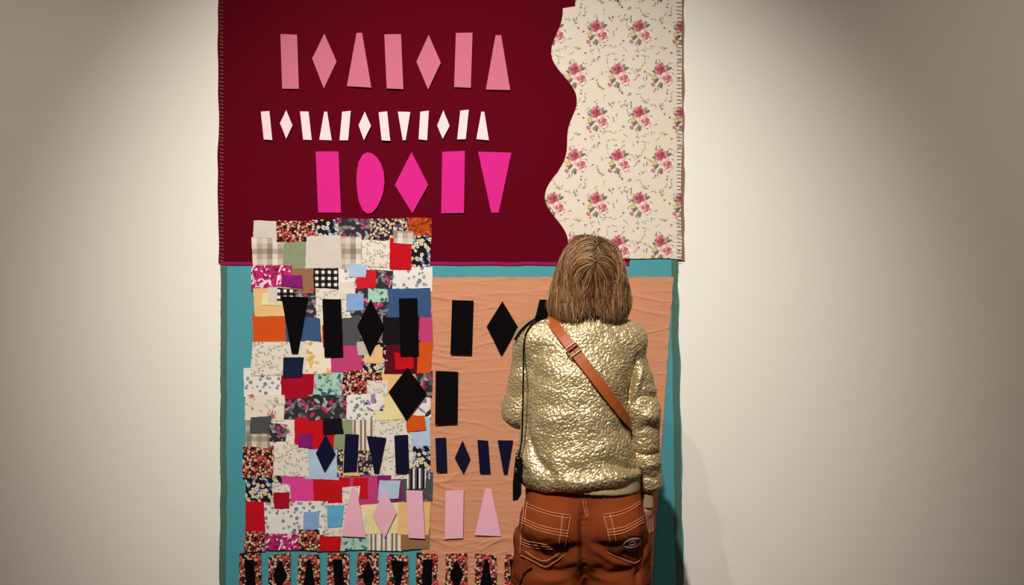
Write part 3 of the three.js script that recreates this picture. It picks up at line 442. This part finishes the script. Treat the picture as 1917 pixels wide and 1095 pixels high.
function lock(root, off, rad, tone, endY, wob) {
  const pts = [], p = root.clone(), ph = rr(0, 6.3), fq = rr(25, 60); let dir = null;
  for (let s = 0; s < 46; s++) {
    const n = grad(shellS, p, 0.003), d = shellS(p.x, p.y, p.z); p.addScaledVector(n, (off + 0.0045 * noise(root.x * 34 + 5, p.y * 9, root.z * 34) * sstep(0.006, 0.04, s * 0.0065) - d) * 0.9);
    pts.push(p.clone());
    if (p.y < endY) break;
    const [q, l] = nearPart(p), rad_ = p.clone().sub(q).normalize(), g = sstep(0.0, 0.10, l);
    const want = rad_.multiplyScalar(1.25 * (1 - g) + 0.12).add(V(0, -1, 0).multiplyScalar(0.15 + 1.15 * g));
    const low = sstep(1.58, 1.42, p.y); want.x += low * wob * 0.45 * Math.sin(ph + p.y * fq) + (0.15 + 0.5 * low) * noise(root.x * 26, root.y * 8 + p.y * 14, root.z * 26); want.z += wob * 0.25 * Math.cos(ph + p.y * fq * 0.8);
    want.addScaledVector(n, -want.dot(n)).normalize();
    dir = dir ? dir.lerp(want, 0.45).normalize() : want;
    p.addScaledVector(dir, 0.0065);
  }
  if (pts.length < 4) return;
  const [fx] = [faceCut(pts[pts.length - 1].x, pts[pts.length - 1].y, pts[pts.length - 1].z)]; if (fx < 0) return;
  const base = hp.length / 3, N = pts.length, f = rr(0.75, 1.25);
  for (let i = 0; i < N; i++) {
    const t = pts[Math.min(i + 1, N - 1)].clone().sub(pts[Math.max(i - 1, 0)]).normalize(), n = grad(shellS, pts[i], 0.003), b = new THREE.Vector3().crossVectors(t, n).normalize(), u = i / (N - 1), r = rad * (0.35 + 0.65 * Math.sin(Math.min(u * 3, 1) * 1.57)) * (1 - 0.8 * Math.pow(u, 4));
    for (let k = 0; k < 4; k++) { const a = k * 1.5708, q = pts[i].clone().addScaledVector(b, Math.cos(a) * r * 1.6).addScaledVector(n, Math.sin(a) * r * 0.9); hp.push(q.x - PB.x, q.y - PB.y, q.z - PB.z); hc.push(tone[0] * f, tone[1] * f, tone[2] * f); }
    if (i) for (let k = 0; k < 4; k++) { const a = base + (i - 1) * 4 + k, c = base + (i - 1) * 4 + (k + 1) % 4; hi.push(a, a + 4, c, c, a + 4, c + 4); }
  }
}
for (let i = 0; i < 5200; i++) {
  const a = rr(0, Math.PI * 2), y = lerp(P(0, 552, 0.93).y, P(0, 443, 0.93).y, Math.pow(rnd(), 0.7)), s = shellS.at(y), p = V(s[0] + Math.cos(a) * s[1], y, s[2] + Math.sin(a) * s[3]);
  if (faceCut(p.x, p.y, p.z) < 0.05) continue;
  const top = rnd() < 0.35;
  lock(p, top ? rr(-0.001, 0.0035) : rr(-0.010, 0.0), rr(0.0007, top ? 0.0014 : 0.0022), pick(top ? tones : tones.slice(0, 5)), P(0, 586 + 20 * noise(p.x * 38, 3, p.z * 38) + (top ? rr(-24, 16) : rr(-16, 8)), 0.97).y, rnd() < 0.35 ? 1.2 : 0.4);
}
for (let i = 0; i < 700; i++) { const a = rr(0, 6.283), r = rr(0.002, 0.03), c = crown.clone().lerp(rnd() < 0.5 ? crown : partMid, rnd()); lock(c.add(V(Math.cos(a) * r, Math.sin(a) * r, 0)), rr(-0.002, 0.003), rr(0.0007, 0.0015), pick(tones), P(0, 590 + 12 * noise(a, 3, 1) + rr(-10, 8), 0.97).y, 0.5); }
for (let i = 0; i < 120; i++) { const a = rr(0, 6.283), y = rr(1.47, 1.6), s = shellS.at(y), p = V(s[0] + Math.cos(a) * s[1], y, s[2] + Math.sin(a) * s[3]); if (faceCut(p.x, p.y, p.z) < 0.05) continue; lock(p, rr(0.003, 0.009), 0.0004, tones[5], P(0, rr(560, 608), 0.97).y, 1.8); }
{ const g = new THREE.BufferGeometry(); g.setAttribute('position', new THREE.Float32BufferAttribute(hp, 3)); g.setAttribute('color', new THREE.Float32BufferAttribute(hc, 3)); g.setIndex(hi); g.computeVertexNormals(); const o = mesh('hair_locks', g, new THREE.MeshStandardMaterial({ vertexColors: true, roughness: 0.42 }), hair); o.userData.kind = 'stuff'; }

// --- shoes (below the frame)
for (const x of [0.10, 0.30]) { const f = (X, Y, Z) => smax(smin(cap(V(x, 0.045, 0.93), V(x, 0.035, 0.79), 0.042, 0.040)(X, Y, Z), cap(V(x, 0.07, 0.93), V(x, 0.05, 0.88), 0.038, 0.036)(X, Y, Z), 0.03), 0.0 - Y, 0.006); const g = surfaceNets(f, [x - 0.06, -0.02, 0.72], [x + 0.06, 0.14, 1.0], 0.005); g.computeVertexNormals(); g.computeBoundingBox(); g.translate(0, -g.boundingBox.min.y, 0); pp('shoe', g, mat('#2a2624', 0.6)); }

// ---------------------------------------------------------------- leather strap worn across the back
const A = hit(torsoF, 1030, 600).p, Bp = hit(torsoF, 1157, 764).p;
const strap = thing('shoulder_strap', 'tan leather shoulder strap with metal buckle worn across the gold jumper', 'strap', [PB.x, 0.9, PB.z]);
const SB = V(PB.x, 0.9, PB.z);
{
  const u = Bp.clone().sub(A); u.z = 0; u.normalize(); const w = V(0, 0, 1), c = A.clone().add(Bp).multiplyScalar(0.5); c.z = 0.905;
  const N = 160, pts = [], nr = [];
  for (let i = 0; i < N; i++) { const a = i / N * Math.PI * 2, d = u.clone().multiplyScalar(Math.cos(a)).addScaledVector(w, Math.sin(a)); let t = 0.02; for (let k = 0; k < 400; k++) { const q = c.clone().addScaledVector(d, t), v = torsoF(q.x, q.y, q.z); if (v > 0.0055) break; t += 0.001; } const q = c.clone().addScaledVector(d, t); pts.push(q); nr.push(grad(torsoF, q, 0.006)); }
  // smooth the loop: leather bridges hollows
  for (let r = 0; r < 6; r++) { const o = pts.map(p => p.clone()); for (let i = 0; i < N; i++) { const m = o[(i + 1) % N].clone().add(o[(i + N - 1) % N]).multiplyScalar(0.5); const mv = m.sub(o[i]).multiplyScalar(0.5); if (mv.dot(nr[i]) > -0.0002) pts[i].add(mv); } }
  const pos = [], idx = [], uv = [], HW = 0.0145, prof = [[-HW, 0], [-HW, 0.0022], [-HW + 0.001, 0.003], [HW - 0.001, 0.003], [HW, 0.0022], [HW, 0]];
  for (let i = 0; i <= N; i++) { const k = i % N, t = pts[(k + 1) % N].clone().sub(pts[(k + N - 1) % N]).normalize(), n = nr[k].clone().addScaledVector(t, -nr[k].dot(t)).normalize(), s = new THREE.Vector3().crossVectors(t, n); for (const [a, b] of prof) { const q = pts[k].clone().addScaledVector(s, a).addScaledVector(n, b); pos.push(q.x - SB.x, q.y - SB.y, q.z - SB.z); uv.push(a, i * 0.007); } if (i) for (let m = 0; m < 6; m++) { const x = (i - 1) * 6 + m, y = (i - 1) * 6 + (m + 1) % 6; idx.push(x, x + 6, y, y, x + 6, y + 6); } }
  const g = new THREE.BufferGeometry(); g.setAttribute('position', new THREE.Float32BufferAttribute(pos, 3)); g.setAttribute('uv', new THREE.Float32BufferAttribute(uv, 2)); g.setIndex(idx); const fl = g.toNonIndexed(); fl.computeVertexNormals();
  mesh('leather_strap', fl, mat('#9a4a18', 0.55, { bumpMap: plaster, bumpScale: 0.0004 }), strap);
  // buckle where the photograph shows it
  const want = hit(torsoF, 1077, 654).p; let k = 0; pts.forEach((p, i) => { if (p.distanceTo(want) < pts[k].distanceTo(want)) k = i; });
  const t = pts[(k + 2) % N].clone().sub(pts[(k + N - 2) % N]).normalize(), n = nr[k].clone().addScaledVector(t, -nr[k].dot(t)).normalize(), s = new THREE.Vector3().crossVectors(t, n), ctr = pts[k].clone().addScaledVector(n, 0.0056).sub(SB);
  const L = (a, b, c = 0) => ctr.clone().addScaledVector(t, a).addScaledVector(s, b).addScaledVector(n, c);
  const frame = new THREE.CatmullRomCurve3([L(-0.011, -0.0165), L(0.011, -0.0165), L(0.013, -0.0145), L(0.013, 0.0145), L(0.011, 0.0165), L(-0.011, 0.0165), L(-0.013, 0.0145), L(-0.013, -0.0145)], true, 'catmullrom', 0.1);
  const metal = new THREE.MeshStandardMaterial({ color: 0xb9a58a, metalness: 1, roughness: 0.3 });
  const bk = mesh('buckle', new THREE.TubeGeometry(frame, 60, 0.0019, 8, true), metal, strap); bk.userData.label = 'pale metal buckle';
  mesh('prong', new THREE.TubeGeometry(new THREE.LineCurve3(L(-0.012, 0, 0.001), L(0.013, 0.002, 0.002)), 4, 0.0014, 8), metal, bk);
  const kp = new THREE.CatmullRomCurve3([L(0.004, -0.0158), L(0.004, -0.015, 0.002), L(0.004, 0.015, 0.002), L(0.004, 0.0158)]); mesh('strap_keeper', new THREE.TubeGeometry(kp, 12, 0.0028, 6), mat('#8a3f14', 0.55), strap);
}
// ---------------------------------------------------------------- black cord and the narrow black case hanging from it
const cordThing = thing('hanging_case', 'narrow black case on a thin black cord hanging beside the gold jumper', 'case', [P(970, 0, 0.95).x, P(0, 936, 0.97).y, 0.95]);
const CB = cordThing.position.clone();
const blackGloss = cloth('#070607'), cordMat = cloth('#080607');
const onJ = (pts, off) => pts.map(([a, b]) => { const h = hit(jumperF, a, b); return h ? h.p.addScaledVector(h.n, off).sub(CB) : null; }).filter(Boolean);
const tubeOn = (pts, r, off = 0.006) => new THREE.TubeGeometry(new THREE.CatmullRomCurve3(onJ(pts, off)), 90, r, 7);
const Q = (px, py, z) => P(px, py, z).sub(CB);
{
  const hang = [...onJ([[1022, 598], [1010, 602], [998, 609], [988, 622], [983, 645]], 0.006), Q(980, 690, 1.02), Q(979, 740, 1.02), Q(978, 790, 1.01), Q(976, 830, 0.995), Q(971, 856, 0.985)];
  mesh('cord', new THREE.TubeGeometry(new THREE.CatmullRomCurve3(hang), 140, 0.0022, 7), cordMat, cordThing);
  mesh('cord', tubeOn([[1024, 596], [1012, 598], [1000, 603], [988, 611], [977, 622], [968, 636]], 0.0032, 0.007), cordMat, cordThing);
  for (const [a, b] of [[1017, 597], [1008, 600]]) { const q = onJ([[a, b]], 0.007)[0]; if (q) { const k = new THREE.TorusKnotGeometry(0.006, 0.0024, 40, 6); k.translate(q.x, q.y, q.z); mesh('knot', k, cordMat, cordThing); } }
  const sh = new THREE.Shape(); const c = [[967, 858], [976, 858], [975, 890], [975, 925], [969, 935], [961, 937], [961, 915], [964, 885]].map(([a, b]) => Q(a, b, 0.98)); c.forEach((p, i) => i ? sh.lineTo(p.x, p.y) : sh.moveTo(p.x, p.y));
  const g = new THREE.ExtrudeGeometry(sh, { depth: 0.065, bevelEnabled: true, bevelSize: 0.0015, bevelThickness: 0.002, bevelSegments: 2 }); g.translate(0, 0, c[0].z - 0.065); mesh('case', g, blackGloss, cordThing);
  const chrome = new THREE.MeshStandardMaterial({ color: 0xcfcac4, metalness: 1, roughness: 0.25 });
  for (const [a, b, r] of [[972, 842, 0.0045], [970, 854, 0.006]]) { const t = new THREE.TorusGeometry(r, 0.0015, 8, 20), q = Q(a, b, 0.987); t.rotateY(0.7); t.translate(q.x, q.y, q.z); mesh('ring', t, chrome, cordThing).userData.label = 'small chrome ring'; }
  const z = new THREE.CapsuleGeometry(0.0022, 0.010, 4, 8), q = Q(966, 881, 0.986); z.translate(q.x, q.y, q.z); mesh('zip_pull', z, chrome, cordThing).userData.label = 'small chrome zip pull';
}

// ---------------------------------------------------------------- track lights (above the frame)
const dark = mat('#1c1b1b', 0.5);
const rail = mesh('lighting_track', box(-4.2, 4.2, RH - 0.035, RH, 3.53, 3.57), dark, scene); rail.userData = { label: 'black ceiling lighting track in line with the key lamp', category: 'track' };
const rail2 = mesh('lighting_track', box(-4.2, 4.2, RH - 0.035, RH, 2.98, 3.02), dark, scene); rail2.userData = { label: 'black ceiling lighting track closer to the hanging', category: 'track' };
LAMPS.forEach(([p, aim, I, ang, pen], i) => {
  const t = thing('track_spotlight', ['black track spotlight aimed at the centre of the hanging', 'black track spotlight left of the one aimed at the hanging', 'black track spotlight aimed at the bare wall right of the hanging', 'black track spotlight aimed at the bare wall left of the hanging'][i], 'spotlight', p, 'track spotlights');
  const d = V(...aim).sub(V(...p)).normalize(), q = new THREE.Quaternion().setFromUnitVectors(V(0, 1, 0), d);
  const can = new THREE.LatheGeometry([[0, -0.16], [0.045, -0.16], [0.05, -0.15], [0.05, 0.0], [0.046, 0.0], [0.046, -0.02], [0, -0.02]].map(a => new THREE.Vector2(...a)), 28); can.applyQuaternion(q); mesh('housing', can, dark, t);
  mesh('stem', box(-0.012, 0.012, 0.0, RH - 0.07 - p[1], -0.012, 0.012).translate(-d.x * 0.09, -d.y * 0.09 * 0 + 0.03, -d.z * 0.09 * 0).scale(1, 1, 1), dark, t);
  const lens = new THREE.CylinderGeometry(0.044, 0.044, 0.004, 28); lens.applyQuaternion(q); lens.translate(-d.x * 0.012, -d.y * 0.012, -d.z * 0.012); mesh('lens', lens, new THREE.MeshStandardMaterial({ color: 0xffffff, emissive: i > 1 ? WARM : LAMP, emissiveIntensity: 6 }), t);
  const L = new THREE.SpotLight(i > 1 ? WARM : LAMP, I, 0, ang, pen, 2); L.position.set(d.x * 0.02, d.y * 0.02, d.z * 0.02); L.castShadow = true; L.shadow.radius = 1.6; L.shadow.mapSize.set(2048, 2048); t.add(L);
  L.target.position.set(aim[0] - p[0], aim[1] - p[1], aim[2] - p[2]); t.add(L.target);
});

renderer.render(scene, camera);
